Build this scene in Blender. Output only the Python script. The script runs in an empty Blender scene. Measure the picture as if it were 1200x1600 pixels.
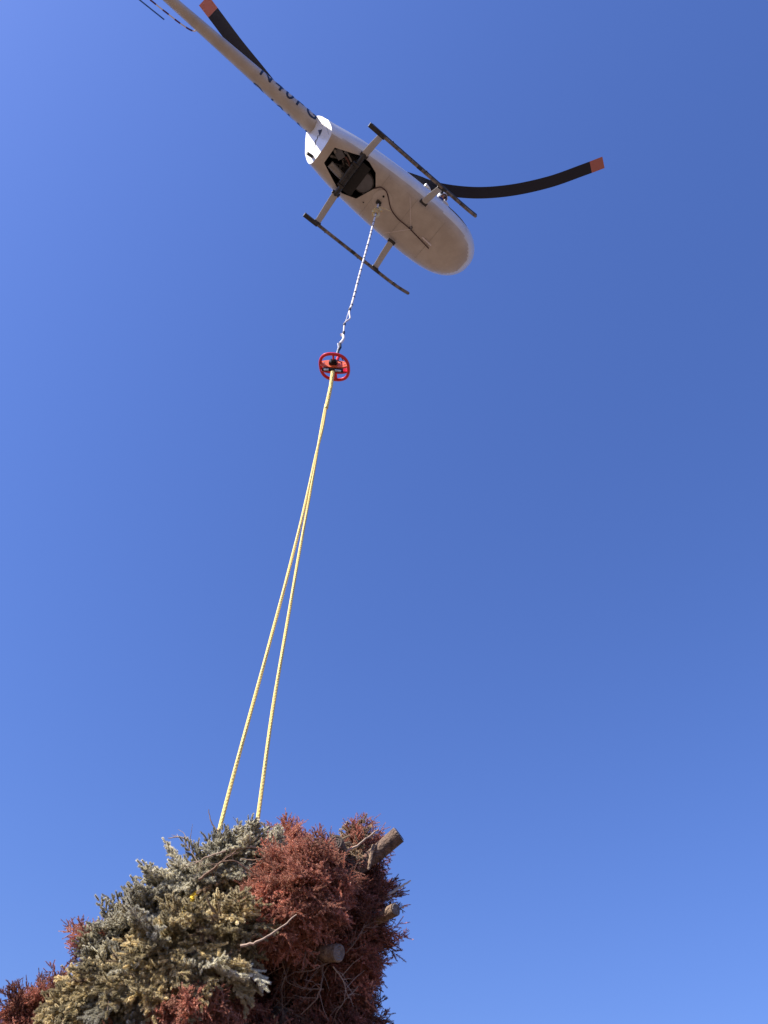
import bpy, bmesh, math, random
import numpy as np
from mathutils import Vector, Matrix, Euler, Quaternion
R = math.radians
sc = bpy.context.scene
COL = sc.collection

# ------------------------------------------------------------------ camera
F = 1200.0; CX = 600.0; CY = 800.0                   # photo is 1200 x 1600, focal length in its pixels
UPC = np.array([(712 - CX) / F, (-240 - CY) / F, 1.0]); UPC /= np.linalg.norm(UPC)   # world up seen by the camera (x right, y down, z ahead)
FW = np.array([0, 0, 1.0]); YC = FW - FW.dot(UPC) * UPC; YC /= np.linalg.norm(YC)
XC = np.cross(YC, UPC)
M = np.stack([XC, YC, UPC])                          # camera frame -> world
CAM = np.array([0, 0, 1.6])
cam_d = bpy.data.cameras.new('camera'); cam = bpy.data.objects.new('camera', cam_d); COL.objects.link(cam)
mw = Matrix([[M[0][0], -M[0][1], -M[0][2], 0], [M[1][0], -M[1][1], -M[1][2], 0], [M[2][0], -M[2][1], -M[2][2], 1.6], [0, 0, 0, 1]])
cam.matrix_world = mw
cam_d.sensor_fit = 'VERTICAL'; cam_d.sensor_height = 36; cam_d.lens = F / 1600 * 36; cam_d.clip_end = 6000
sc.camera = cam

def ray(px, py):
    return M @ np.array([(px - CX) / F, (py - CY) / F, 1.0])
def at(px, py, Y):                                   # the point at world distance Y ahead
    d = ray(px, py); return Vector(CAM + d * (Y / d[1]))

# helicopter pose (fitted), local axes: x to the nose, y to its left, z up
PR = [0.68354216, -0.19401456, 0.65996384]; PT = np.array([-0.10032443, -6.18363746, 15.58804187])
th = np.linalg.norm(PR); k = np.array(PR) / th; K = np.array([[0, -k[2], k[1]], [k[2], 0, -k[0]], [-k[1], k[0], 0]])
RC = np.eye(3) + math.sin(th) * K + (1 - math.cos(th)) * K @ K
HR = M @ RC; HT = M @ PT + CAM
HM = Matrix([list(HR[i]) + [HT[i]] for i in range(3)] + [[0, 0, 0, 1]])
def hp(x, y, z): return HM @ Vector((x, y, z))

# ------------------------------------------------------------------ sun, sky, exposure
tail = -HR[:, 0]; left = HR[:, 1]
SAZ = math.atan2(tail[0] + .16 * left[0], tail[1] + .16 * left[1])      # clockwise from +Y
SEL = R(43)
sd = Vector((math.sin(SAZ) * math.cos(SEL), math.cos(SAZ) * math.cos(SEL), math.sin(SEL)))
sun_d = bpy.data.lights.new('sun', 'SUN'); sun = bpy.data.objects.new('sun', sun_d); COL.objects.link(sun)
sun_d.energy = 5.0; sun_d.angle = R(.5); sun_d.color = (1, .93, .82)
sun.rotation_euler = sd.to_track_quat('Z', 'Y').to_euler(); sun.location = (0, 0, 40)
world = bpy.data.worlds.new('World'); sc.world = world; world.use_nodes = True
nt = world.node_tree; nt.nodes.clear()
sky = nt.nodes.new('ShaderNodeTexSky'); sky.sky_type = 'NISHITA'; sky.sun_disc = False
sky.sun_elevation = SEL; sky.sun_rotation = SAZ
sky.air_density = 1.5; sky.dust_density = 1.2; sky.ozone_density = 4.0; sky.altitude = 0
tint = nt.nodes.new('ShaderNodeMix'); tint.data_type = 'RGBA'; tint.blend_type = 'MULTIPLY'
tint.inputs['Factor'].default_value = 1; tint.inputs[7].default_value = (.87, 1.13, 2.12, 1)
gam = nt.nodes.new('ShaderNodeGamma'); gam.inputs[1].default_value = .86
bg = nt.nodes.new('ShaderNodeBackground'); bg.inputs[1].default_value = .052
wo = nt.nodes.new('ShaderNodeOutputWorld')
nt.links.new(sky.outputs[0], gam.inputs[0]); nt.links.new(gam.outputs[0], tint.inputs[6]); nt.links.new(tint.outputs[2], bg.inputs[0]); nt.links.new(bg.outputs[0], wo.inputs[0])
sc.view_settings.view_transform = 'Standard'; sc.view_settings.look = 'None'; sc.view_settings.gamma = 1
sc.view_settings.use_curve_mapping = False; sc.view_settings.exposure = 1.0

# ------------------------------------------------------------------ materials
def mat(name, col, rough=.5, metal=0, var=0.0, vscale=8, col2=None, bump=0, bscale=40, coat=0, objvar=0, spec=.5, detail=6):
    m = bpy.data.materials.new(name); m.use_nodes = True; n = m.node_tree; b = n.nodes['Principled BSDF']
    b.inputs['Roughness'].default_value = rough; b.inputs['Metallic'].default_value = metal
    b.inputs['Coat Weight'].default_value = coat; b.inputs['Coat Roughness'].default_value = .08
    b.inputs['Specular IOR Level'].default_value = spec
    tc = n.nodes.new('ShaderNodeTexCoord')
    c2 = col2 or tuple(c * (1 - var) for c in col)
    out = None
    if var or col2:
        no = n.nodes.new('ShaderNodeTexNoise'); no.inputs['Scale'].default_value = vscale; no.inputs['Detail'].default_value = detail
        no.inputs['Roughness'].default_value = .65
        n.links.new(tc.outputs['Object'], no.inputs['Vector'])
        rp = n.nodes.new('ShaderNodeValToRGB'); rp.color_ramp.elements[0].position = .38; rp.color_ramp.elements[1].position = .62
        rp.color_ramp.elements[0].color = (*c2, 1); rp.color_ramp.elements[1].color = (*col, 1)
        n.links.new(no.outputs['Fac'], rp.inputs[0]); out = rp.outputs[0]
    if objvar:
        oi = n.nodes.new('ShaderNodeObjectInfo'); hs = n.nodes.new('ShaderNodeHueSaturation')
        mr = n.nodes.new('ShaderNodeMapRange'); mr.inputs[3].default_value = 1 - objvar; mr.inputs[4].default_value = 1 + objvar
        n.links.new(oi.outputs['Random'], mr.inputs[0]); n.links.new(mr.outputs[0], hs.inputs['Value'])
        wn = n.nodes.new('ShaderNodeTexWhiteNoise'); wn.noise_dimensions = '1D'; n.links.new(oi.outputs['Random'], wn.inputs['W'])
        m2 = n.nodes.new('ShaderNodeMapRange'); m2.inputs[3].default_value = .5 - objvar * .05; m2.inputs[4].default_value = .5 + objvar * .05
        n.links.new(wn.outputs['Value'], m2.inputs[0]); n.links.new(m2.outputs[0], hs.inputs['Hue'])
        if out: n.links.new(out, hs.inputs['Color'])
        else: hs.inputs['Color'].default_value = (*col, 1)
        out = hs.outputs[0]
    if out: n.links.new(out, b.inputs['Base Color'])
    else: b.inputs['Base Color'].default_value = (*col, 1)
    if bump:
        nb = n.nodes.new('ShaderNodeTexNoise'); nb.inputs['Scale'].default_value = bscale; nb.inputs['Detail'].default_value = 5
        n.links.new(tc.outputs['Object'], nb.inputs['Vector'])
        bn = n.nodes.new('ShaderNodeBump'); bn.inputs['Strength'].default_value = bump; bn.inputs['Distance'].default_value = .02
        n.links.new(nb.outputs['Fac'], bn.inputs['Height']); n.links.new(bn.outputs[0], b.inputs['Normal'])
    return m

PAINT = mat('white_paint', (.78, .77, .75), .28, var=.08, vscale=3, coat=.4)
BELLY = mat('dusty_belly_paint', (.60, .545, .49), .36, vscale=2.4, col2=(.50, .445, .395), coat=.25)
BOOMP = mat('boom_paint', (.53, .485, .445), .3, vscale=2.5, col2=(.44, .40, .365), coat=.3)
PANEL = mat('access_panel_paint', (.64, .58, .53), .45, var=.1, vscale=5)
BLUE = mat('navy_lettering', (.01, .02, .06), .35)
DARK = mat('matt_near_black', (.018, .017, .018), .7, var=.4, vscale=10)  # near-black for cabin and engine bay walls, console and small fittings
DARK2 = mat('dark_engine_metal', (.07, .065, .065), .5, metal=.4, var=.5, vscale=14)
FANM = mat('fan_housing_grey', (.15, .15, .165), .55, var=.2, vscale=6)
GREYM = mat('aluminium_duct', (.33, .31, .29), .4, metal=.3, var=.25, vscale=12)
SKID = mat('scuffed_skid_metal', (.07, .065, .07), .42, metal=.3, vscale=9, col2=(.30, .26, .23))
SKIDD = mat('black_skid_shoe', (.015, .015, .02), .5, vscale=16, col2=(.05, .05, .05))
STRUT = mat('shade_greyed_strut_paint', (.52, .50, .48), .35, var=.12, vscale=8, coat=.2)  # white struts; their shade is put into the base colour as grey
BLADE = mat('blade_black', (.008, .012, .035), .4)
TIP = mat('blade_tip_red', (.52, .19, .18), .5)
STRIPE = mat('white_guard_paint', (.85, .8, .82), .4)
PURP = mat('dark_guard_stripe', (.10, .02, .10), .4)
RED = mat('red_gloss_paint', (.75, .012, .02), .25, coat=.5, vscale=30, col2=(.62, .01, .02))
ORNG = mat('orange_red_paint', (.85, .16, .06), .4, var=.2, vscale=20)
STEEL = mat('galvanised_steel', (.62, .62, .63), .3, metal=.8, var=.25, vscale=60)
BSTEEL = mat('blackened_steel', (.02, .02, .03), .4, metal=.5)
WROPE = mat('white_rope', (.80, .78, .80), .8, vscale=120, col2=(.62, .60, .64))
YROPE = mat('yellow_rope', (.88, .68, .24), .7, vscale=60, col2=(.78, .57, .16))
KROPE = mat('pale_knot_rope', (.86, .70, .38), .8, vscale=90, col2=(.6, .46, .22))
TIE = mat('black_tie', (.02, .02, .05), .5)
CABLE = mat('thin_black_cable', (.06, .02, .02), .6)
BARK = mat('conifer_bark', (.20, .13, .09), .9, vscale=25, col2=(.07, .045, .035), bump=.8, bscale=60)
BARKL = mat('pale_bark', (.28, .19, .12), .9, vscale=30, col2=(.13, .08, .055), bump=.8, bscale=60)
CUTD = mat('weathered_cut_wood', (.10, .075, .06), .9, vscale=40, col2=(.05, .035, .03), bump=.4, bscale=90)
CUTL = mat('grey_cut_wood', (.25, .20, .165), .9, vscale=30, col2=(.12, .095, .08), bump=.4, bscale=90)
TWIGP = mat('pale_bare_twig', (.42, .30, .22), .85, var=.3, vscale=25)
TWIGW = mat('peeled_white_twig', (.62, .56, .50), .8, vscale=12, col2=(.20, .16, .14))
WIREL = mat('pale_wire', (.8, .72, .7), .5)
GLASS = None
def glass():
    m = bpy.data.materials.new('cabin_glass'); m.use_nodes = True; n = m.node_tree; n.nodes.clear()
    o = n.nodes.new('ShaderNodeOutputMaterial'); mx = n.nodes.new('ShaderNodeMixShader'); t = n.nodes.new('ShaderNodeBsdfTransparent')
    g = n.nodes.new('ShaderNodeBsdfGlossy'); g.inputs['Roughness'].default_value = .03; t.inputs[0].default_value = (.75, .8, .82, 1)
    fr = n.nodes.new('ShaderNodeFresnel'); fr.inputs[0].default_value = 1.5
    n.links.new(fr.outputs[0], mx.inputs[0]); n.links.new(t.outputs[0], mx.inputs[1]); n.links.new(g.outputs[0], mx.inputs[2]); n.links.new(mx.outputs[0], o.inputs[0])
    return m
GLASS = glass()

# ------------------------------------------------------------------ helpers
def link(name, me, parent=None, mats=(), smooth=True):
    for m in mats: me.materials.append(m)
    if smooth and len(me.polygons): me.polygons.foreach_set('use_smooth', [True] * len(me.polygons))
    o = bpy.data.objects.new(name, me); COL.objects.link(o)
    if parent is not None: o.parent = parent
    return o
class MB:
    def __init__(s): s.v = []; s.f = []; s.m = []
    def add(s, vs, fs, mi=0):
        b = len(s.v); s.v += [tuple(v) for v in vs]; s.f += [tuple(i + b for i in f) for f in fs]; s.m += [mi] * len(fs)
    def tube(s, pts, r, n=8, mi=0, cap=True, sy=1.0, up=None):
        pts = [Vector(p) for p in pts]; rs = r if isinstance(r, (list, tuple)) else [r] * len(pts)
        vs = []; prev = None
        for i, p in enumerate(pts):
            t = (pts[min(i + 1, len(pts) - 1)] - pts[max(i - 1, 0)])
            t = t.normalized() if t.length > 1e-9 else Vector((0, 0, 1))
            if prev is None:
                a = Vector(up) if up else (Vector((0, 0, 1)) if abs(t.z) < .9 else Vector((1, 0, 0)))
                u = (a - a.dot(t) * t).normalized()
            else:
                u = (prev - prev.dot(t) * t); u = u.normalized() if u.length > 1e-6 else prev
            prev = u; w = t.cross(u)
            for k in range(n):
                a = 2 * math.pi * k / n; vs.append(p + (u * math.cos(a) * sy + w * math.sin(a)) * rs[i])
        fs = []
        for i in range(len(pts) - 1):
            for k in range(n): fs.append((i * n + k, i * n + (k + 1) % n, (i + 1) * n + (k + 1) % n, (i + 1) * n + k))
        if cap: fs.append(tuple(range(n))[::-1]); fs.append(tuple(range((len(pts) - 1) * n, len(pts) * n)))
        s.add(vs, fs, mi)
    def box(s, c, d, mat3=None, mi=0):
        c = Vector(c); vs = []
        for x in (-1, 1):
            for y in (-1, 1):
                for z in (-1, 1):
                    v = Vector((x * d[0] / 2, y * d[1] / 2, z * d[2] / 2))
                    if mat3: v = mat3 @ v
                    vs.append(c + v)
        s.add(vs, [(0, 1, 3, 2), (4, 6, 7, 5), (0, 4, 5, 1), (2, 3, 7, 6), (0, 2, 6, 4), (1, 5, 7, 3)], mi)
    def ball(s, c, r, n=10, mi=0):
        c = Vector(c); rr = r if isinstance(r, (tuple, list)) else (r, r, r); vs = []; fs = []
        for i in range(n + 1):
            for k in range(n):
                a = math.pi * i / n; b = 2 * math.pi * k / n
                vs.append((c.x + rr[0] * math.sin(a) * math.cos(b), c.y + rr[1] * math.sin(a) * math.sin(b), c.z + rr[2] * math.cos(a)))
        for i in range(n):
            for k in range(n): fs.append((i * n + k, i * n + (k + 1) % n, (i + 1) * n + (k + 1) % n, (i + 1) * n + k))
        s.add(vs, fs, mi)
    def mesh(s, name):
        me = bpy.data.meshes.new(name); me.from_pydata(s.v, [], s.f); me.polygons.foreach_set('material_index', s.m)
        bm = bmesh.new(); bm.from_mesh(me); bmesh.ops.recalc_face_normals(bm, faces=bm.faces); bm.to_mesh(me); bm.free()
        me.update(); return me
    def build(s, name, mats, parent=None, smooth=True, sharp=35):
        if not isinstance(mats, (list, tuple)): mats = [mats]
        me = s.mesh(name); o = link(name, me, parent, mats, smooth)
        if smooth and sharp: me.set_sharp_from_angle(angle=R(sharp))
        return o
def thing(name, label, cat, loc=(0, 0, 0), group=None, matrix=None):
    o = bpy.data.objects.new(name, None); COL.objects.link(o); o.empty_display_size = .2
    if matrix is not None: o.matrix_world = matrix
    else: o.location = loc
    o['label'] = label; o['category'] = cat
    if group: o['group'] = group
    return o
def tag(o, label, cat, group=None):
    o['label'] = label; o['category'] = cat
    if group: o['group'] = group
def boolean(o, cutters, op='DIFFERENCE'):
    for c in cutters:
        md = o.modifiers.new('b', 'BOOLEAN'); md.operation = op; md.object = c; md.solver = 'EXACT'
    bpy.context.view_layer.update()
    dg = bpy.context.evaluated_depsgraph_get()
    me = bpy.data.meshes.new_from_object(o.evaluated_get(dg)); o.modifiers.clear(); o.data = me
    for c in cutters: bpy.data.objects.remove(c, do_unlink=True)
def bez(a, b, c, n=12):
    a, b, c = Vector(a), Vector(b), Vector(c)
    return [(1 - t) ** 2 * a + 2 * t * (1 - t) * b + t * t * c for t in [i / n for i in range(n + 1)]]
def catmull(pts, n=6):
    p = [Vector(q) for q in pts]; p = [2 * p[0] - p[1]] + p + [2 * p[-1] - p[-2]]; out = []
    for i in range(1, len(p) - 2):
        for j in range(n):
            t = j / n
            out.append(.5 * ((2 * p[i]) + (-p[i - 1] + p[i + 1]) * t + (2 * p[i - 1] - 5 * p[i] + 4 * p[i + 1] - p[i + 2]) * t * t + (-p[i - 1] + 3 * p[i] - 3 * p[i + 1] + p[i + 2]) * t ** 3))
    out.append(p[-2]); return out

# ------------------------------------------------------------------ ground
gm = mat('dry_field_soil', (.125, .084, .056), .95, vscale=.6, col2=(.092, .062, .042), bump=.6, bscale=6)
rg = random.Random(3); gv = []; gf = []; N = 60
def gx(i): t = (i / N) * 2 - 1; return math.copysign(abs(t) ** 2.6, t) * 3000
for i in range(N + 1):
    for j in range(N + 1):
        x, y = gx(i), gx(j); d = math.hypot(x, y)
        gv.append((x, y, rg.uniform(-.04, .04) * min(1, d / 6)))
for i in range(N):
    for j in range(N):
        a = i * (N + 1) + j; gf.append((a, a + N + 1, a + N + 2, a + 1))
g = MB(); g.add(gv, gf); go = g.build('ground', gm, sharp=0); go['kind'] = 'structure'

# ------------------------------------------------------------------ helicopter
H = thing('helicopter', 'white light helicopter hovering overhead, seen from below with open engine bay and lifting line', 'helicopter', matrix=HM)
ST = [(-2.5, .30), (-1.9, .385), (-1.55, .435), (-1.14, .525), (-.74, .58), (0, .645), (.5, .668), (1.1, .68)]
ROOF = [(-2.5, 1.60), (-1.5, 1.72), (-1.0, 1.85), (-.5, 1.93), (.5, 1.95)]
def lerp(tab, x):
    for (a, b), (c, d) in zip(tab, tab[1:]):
        if x <= c:
            t = max(0, (x - a) / (c - a)); return b + (d - b) * t
    return tab[-1][1]
def lerps(tab, x): return sum(lerp(tab, x + dx) for dx in (-.2, -.1, 0, .1, .2)) / 5
def section(x, inset=0.0, n=56):
    if x <= 1.1: hw = lerps(ST, x)
    else: s = (x - 1.1) / 1.4; hw = .68 * math.sqrt(max(0, 1 - s ** 3))
    if x <= 1.1: zb = .46
    else: s = (x - 1.1) / 1.4; zb = 1.0 - .54 * math.sqrt(max(0, 1 - s ** 5))
    if x <= .5: zt = lerps(ROOF, x)
    else: s = (x - .5) / 2.0; zt = 1.0 + .95 * max(0, 1 - s ** 1.9) ** .6
    hw = max(hw - inset, .004); zb = min(zb + inset, .995); zt = max(zt - inset, 1.003)
    out = []; ex = 3.9 - 1.3 * max(0, min(1, (x - 1.0) / 1.3))
    for i in range(n):
        a = 2 * math.pi * i / n; ca, sa = math.cos(a), math.sin(a)
        if sa < 0:
            y = math.copysign(abs(ca) ** (2 / ex), ca) * hw; z = 1.0 - (1.0 - zb) * abs(sa) ** (2 / ex)
        else:
            y = math.copysign(abs(ca) ** (2 / 2.6), ca) * hw; z = 1.0 + (zt - 1.0) * abs(sa) ** (2 / 2.6); y *= 1 - .34 * min(1, (z - 1.0) / .7) ** .8
        out.append((x, y, z))
    return out
def loft(xs, inset=0):
    m = MB(); n = 56; vs = []; fs = []
    for x in xs: vs += section(x, inset, n)
    for i in range(len(xs) - 1):
        for k in range(n): fs.append((i * n + k, i * n + (k + 1) % n, (i + 1) * n + (k + 1) % n, (i + 1) * n + k))
    fs.append(tuple(range(n))); fs.append(tuple(range((len(xs) - 1) * n, len(xs) * n)))
    m.add(vs, fs); return m
XS = [-2.5 + .12 * i for i in range(30)] + [1.1 + 1.4 * (1 - (1 - i / 26) ** 2) for i in range(26)] + [2.4995]
XS = sorted(set(round(x, 4) for x in XS)); XS = [x for i, x in enumerate(XS) if i == 0 or x - XS[i - 1] > .0005]
def bis(me, co, no, inner=False, outer=True, fill=True):
    bm = bmesh.new(); bm.from_mesh(me)
    r = bmesh.ops.bisect_plane(bm, geom=bm.verts[:] + bm.edges[:] + bm.faces[:], plane_co=co, plane_no=no, clear_outer=outer, clear_inner=inner)
    if fill: bmesh.ops.contextual_create(bm, geom=[e for e in r['geom_cut'] if isinstance(e, bmesh.types.BMEdge)])
    bm.to_mesh(me); bm.free()
RX = -1.50; RS = (-1, 0, -.36)                     # slanted rear face
fm = loft(XS).mesh('fuselage'); bis(fm, (RX, 0, .46), RS)
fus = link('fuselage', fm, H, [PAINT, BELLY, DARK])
def prism(poly, z0, z1, axis='z', mi=0):
    m = MB(); n = len(poly)
    if axis == 'z': vs = [(x, y, z0) for x, y in poly] + [(x, y, z1) for x, y in poly]
    else: vs = [(x, z0, y) for x, y in poly] + [(x, z1, y) for x, y in poly]
    m.add(vs, [tuple(range(n)), tuple(range(n, 2 * n))] + [(i, (i + 1) % n, (i + 1) % n + n, i + n) for i in range(n)])
    o = m.build('cutter', [PAINT, BELLY, DARK], H, smooth=False)
    for p in o.data.polygons: p.material_index = mi
    return o
bay = [(-1.33, .15), (-1.33, -.22), (-.80, -.43), (-.62, -.43), (-.40, -.36), (-.22, -.13), (-.40, .30), (-.69, .41), (-.86, .37)]
xi = [x for x in XS if .12 < x < 2.42]
inner = link('cutter', loft(xi, .035).mesh('c'), H, [PAINT, BELLY, DARK])
for p in inner.data.polygons: p.material_index = 2
c1 = prism(bay, .3, 1.25, mi=2)
door_r = [(.16, 1.05), (.70, 1.02), (1.36, 1.00), (1.62, 1.15), (1.45, 1.62), (.95, 1.84), (.20, 1.84)]
c2 = prism(door_r, -1.2, -.2, 'y')
door_win = [(.74, 1.14), (1.55, 1.14), (1.42, 1.55), (1.0, 1.74), (.74, 1.74)]
c3 = prism(door_win, .2, 1.2, 'y')
rear_win = [(-.10 + .25, 1.14), (.60, 1.14), (.60, 1.74), (.25, 1.74)]
c4 = prism(rear_win, .2, 1.2, 'y'); c4b = None
ws = [(1.62, 1.18), (2.9, 1.12), (2.9, 2.3), (1.10, 2.3), (1.22, 1.80), (1.60, 1.60)]
c5 = prism(ws, -1.5, 1.5, 'y')
boolean(fus, [inner, c1, c2, c3, c4, c5])
me = fus.data
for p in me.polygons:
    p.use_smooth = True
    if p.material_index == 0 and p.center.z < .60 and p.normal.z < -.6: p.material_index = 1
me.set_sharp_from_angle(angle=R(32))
# glazing: the shell again, a little inside the skin, trimmed to the openings
def glaze(name, cuts):
    gmesh = loft([x for x in XS if x > .1 and x < 2.45], .012).mesh(name)
    for co, no in cuts: bis(gmesh, co, no, fill=False)
    o = link(name, gmesh, H, [GLASS]); s = o.modifiers.new('s', 'SOLIDIFY'); s.thickness = .004
    return o
glaze('windshield', [((1.6, 0, 1.16), (0, 0, -1)), ((1.40, 0, 1.6), (-1, 0, -.45))])
glaze('door_window', [((0, 0, 1.12), (0, 0, -1)), ((0, .2, 0), (0, -1, 0)), ((.68, 0, 0), (-1, 0, 0)), ((1.50, 0, 1.4), (1, 0, .45)), ((0, 0, 1.76), (0, 0, 1))])
glaze('rear_window', [((0, 0, 1.12), (0, 0, -1)), ((0, .2, 0), (0, -1, 0)), ((.62, 0, 0), (1, 0, 0)), ((0, 0, 1.76), (0, 0, 1))])
# seats, panel inside the cabin
for y in (-.33, .33):
    m = MB(); m.box((1.02, y, .86), (.48, .46, .14)); m.box((.78, y, 1.16), (.10, .46, .58), Matrix.Rotation(-.15, 3, 'Y'))
    m.build('seat', mat('seat_cloth', (.05, .05, .06), .8), H, smooth=False)
m = MB(); m.box((1.72, 0, .98), (.16, .34, .5), Matrix.Rotation(.3, 3, 'Y')); m.build('instrument_console', DARK, H, smooth=False)
m = MB(); m.tube([(1.45, 0, .6), (1.42, 0, 1.15), (1.40, -.38, 1.22)], .014); m.build('cyclic_stick', DARK2, H)
# seams and rivets on the underside
m = MB()
for x in (-.15, .60, 1.35): m.box((x, 0, .4585), (.006, 1.02, .002))
m.build('belly_seam', mat('seam_line', (.38, .34, .30), .7), H, smooth=False)
m = MB()
rr = random.Random(5)
for x in (-.12, .72):
    for i in range(22): m.box((x + .03, -.5 + i / 21, .4578), (.008, .008, .003))
for y in (-.47, .47):
    for i in range(30): m.box((-.1 + i * .055, y, .4578), (.008, .008, .003))
m.build('rivets', mat('rivet', (.34, .31, .29), .5), H, smooth=False)
# round access plate round the hook
m = MB(); m.tube([(.04, -.02, .452), (.04, -.02, .4575)], .21, 40); m.build('access_plate', PANEL, H)
m = MB(); m.tube([(.01, -.10, .444), (.01, -.10, .4515)], .022, 14); m.build('drain_hole', DARK, H)
m = MB(); m.tube([(-.24, .26, .449), (-.24, .26, .4585)], .013, 12); m.build('drain_hole', DARK, H)
# cable on the belly
cab = catmull([(-.24, -.10, .455), (-.15, -.21, .44), (-.02, -.22, .44), (.10, -.15, .44), (.22, -.05, .44), (.35, .02, .44), (.55, .06, .44), (.8, .06, .44), (1.1, .09, .44), (1.44, .13, .445)], 5)
m = MB(); m.tube(cab, .011, 6); m.build('cable', CABLE, H)
m = MB(); m.tube([(1.17, .03, .43), (1.43, .045, .43)], .017, 8); m.box((1.2, .03, .445), (.02, .02, .03)); m.box((1.4, .04, .445), (.02, .02, .03)); m.build('belly_tube', WIREL, H)
m = MB(); m.tube([(.86, .03, .46), (.86, .03, .33)], [.035, .012], 10); m.build('antenna_post', DARK2, H)
for y0, x0 in ((-.44, .44), (.50, .48)):
    m = MB(); m.tube([(.86, .03, .35), (x0, y0, .455)], .0045, 5); m.build('antenna_wire', WIREL, H)
# door rims that catch the sun
def rim(pts, r): m = MB(); m.tube(catmull(pts, 6), r, 10); m.build('door_rim', PAINT, H)
rim([(.66, -.66, 1.16), (.72, -.655, 1.17), (.80, -.63, 1.18), (.87, -.58, 1.19)], .034)
rim([(.93, -.61, 1.13), (1.02, -.605, 1.13), (1.12, -.57, 1.13)], .036)
rim([(1.16, -.68, 1.06), (1.25, -.67, 1.06), (1.36, -.62, 1.06)], .036)
m = MB(); m.tube(catmull([(1.30, -.676, .95), (1.5, -.672, .95), (1.7, -.650, .95), (1.88, -.608, .95), (2.02, -.552, .95), (2.12, -.50, .95)], 6), .011, 6); m.build('window_seal', BLUE, H)
# engine bay
m = MB(); m.tube([(-.47, -.04, .505), (-.47, -.04, .75)], .19, 36); m.build('fan_housing', FANM, H)
m = MB(); m.tube([(-.47, -.04, .515), (-.47, -.04, .54)], .215, 36); m.build('fan_rim', DARK2, H)
m = MB(); m.box((-.75, 0, .95), (.55, .5, .42)); m.build('engine_block', DARK2, H, smooth=False)
for i, y in enumerate((-.22, .16)):
    for j in range(5): pass
for sx in (-1, 1):
    m = MB()
    for j in range(7): m.box((-.98 + j * .035, sx * .22, .84), (.012, .2, .2))
    m.build('engine_cylinder', DARK2, H, smooth=False)
m = MB(); m.tube([(-1.22, .10, .50), (-1.0, .13, .50), (-.85, .15, .52)], [.075, .078, .075], 16); m.build('exhaust_muffler', GREYM, H)
m = MB(); m.tube(catmull([(-1.2, -.1, .62), (-1.05, -.18, .58), (-.9, -.12, .6), (-.82, -.02, .64)], 5), .022, 8); m.build('oil_hose', mat('red_brown_hose', (.16, .07, .06), .6), H)
m = MB(); m.tube([(-1.15, -.30, .60), (-.9, -.2, .56)], .02, 8); m.tube([(-1.3, 0, .6), (-1.0, -.1, .75)], .03, 8); m.build('engine_pipe', GREYM, H)
m = MB(); m.box((-1.18, -.16, .60), (.2, .16, .12), Matrix.Rotation(.4, 3, 'Z')); m.build('battery_box', FANM, H, smooth=False)
m = MB(); m.tube([(-.79, -.56, .47), (-.79, -.3, .40), (-.79, .3, .40), (-.79, .56, .47)], .052, 12); m.build('rear_cross_tube', SKIDD, H)
m = MB(); m.tube([(-.85, -.22, .375), (-.85, .22, .375)], .045, 12); m.build('cross_tube_damper', DARK2, H)
for y in (-.26, .26):
    m = MB(); m.box((-.82, y, .375), (.14, .05, .10)); m.build('clamp', DARK2, H, smooth=False)
m = MB(); m.box((-.62, .0, .50), (.2, .70, .03)); m.build('bay_crossmember', DARK, H, smooth=False)
# landing gear
def skid(s):
    pts = catmull([(-1.06, s * 1.09, .045), (-.3, s * 1.09, .035), (.6, s * 1.09, .035), (1.2, s * 1.09, .045), (1.45, s * 1.085, .075), (1.66, s * 1.08, .13)], 6)
    m = MB(); m.tube(pts, .034, 12); m.ball(pts[-1], .034, 8)
    o = m.build('skid', SKID, H)
    m = MB(); m.box((-.93, s * 1.09, .012), (.34, .085, .05)); m.build('skid_shoe', SKIDD, o, smooth=False)
    m = MB(); m.tube([(p.x, p.y + s * .012, p.z + .012) for p in pts], .033, 8); m.build('skid_edge', SKIDD, o)
    for x in (.1, .75, 1.22):
        m = MB(); m.tube([(x, s * 1.09, .035 + max(0, x - 1.1) * .1), (x + .1, s * 1.09, .035 + max(0, x - 1.0) * .12)], .0365, 12); m.build('wear_sleeve', SKIDD, o)
    for x in (-.55, .3): m = MB(); m.box((x, s * 1.125, .05), (.03, .03, .03)); m.build('ground_wheel_lug', SKIDD, o, smooth=False)
for s in (-1, 1): skid(s)
def strut(x, s, h0, z0):
    m = MB(); m.tube([(x, s * h0, z0), (x, s * (h0 + 1.09) / 2, (z0 + .05) / 2 + .03), (x, s * 1.07, .06)], [.072, .068, .062], 16, sy=.28, up=(0, .4 * s, 1))
    o = m.build('strut', STRUT, H)
    m = MB(); m.box((x, s * 1.08, .05), (.15, .075, .075)); m.build('saddle', SKIDD, o, smooth=False)
    m = MB(); m.box((x, s * (h0 + .01), z0 - .01), (.17, .07, .05)); m.build('fitting', DARK2, o, smooth=False)
for s in (-1, 1): strut(-.79, s, .47, .46); strut(.73, s, .52, .46)
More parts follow.
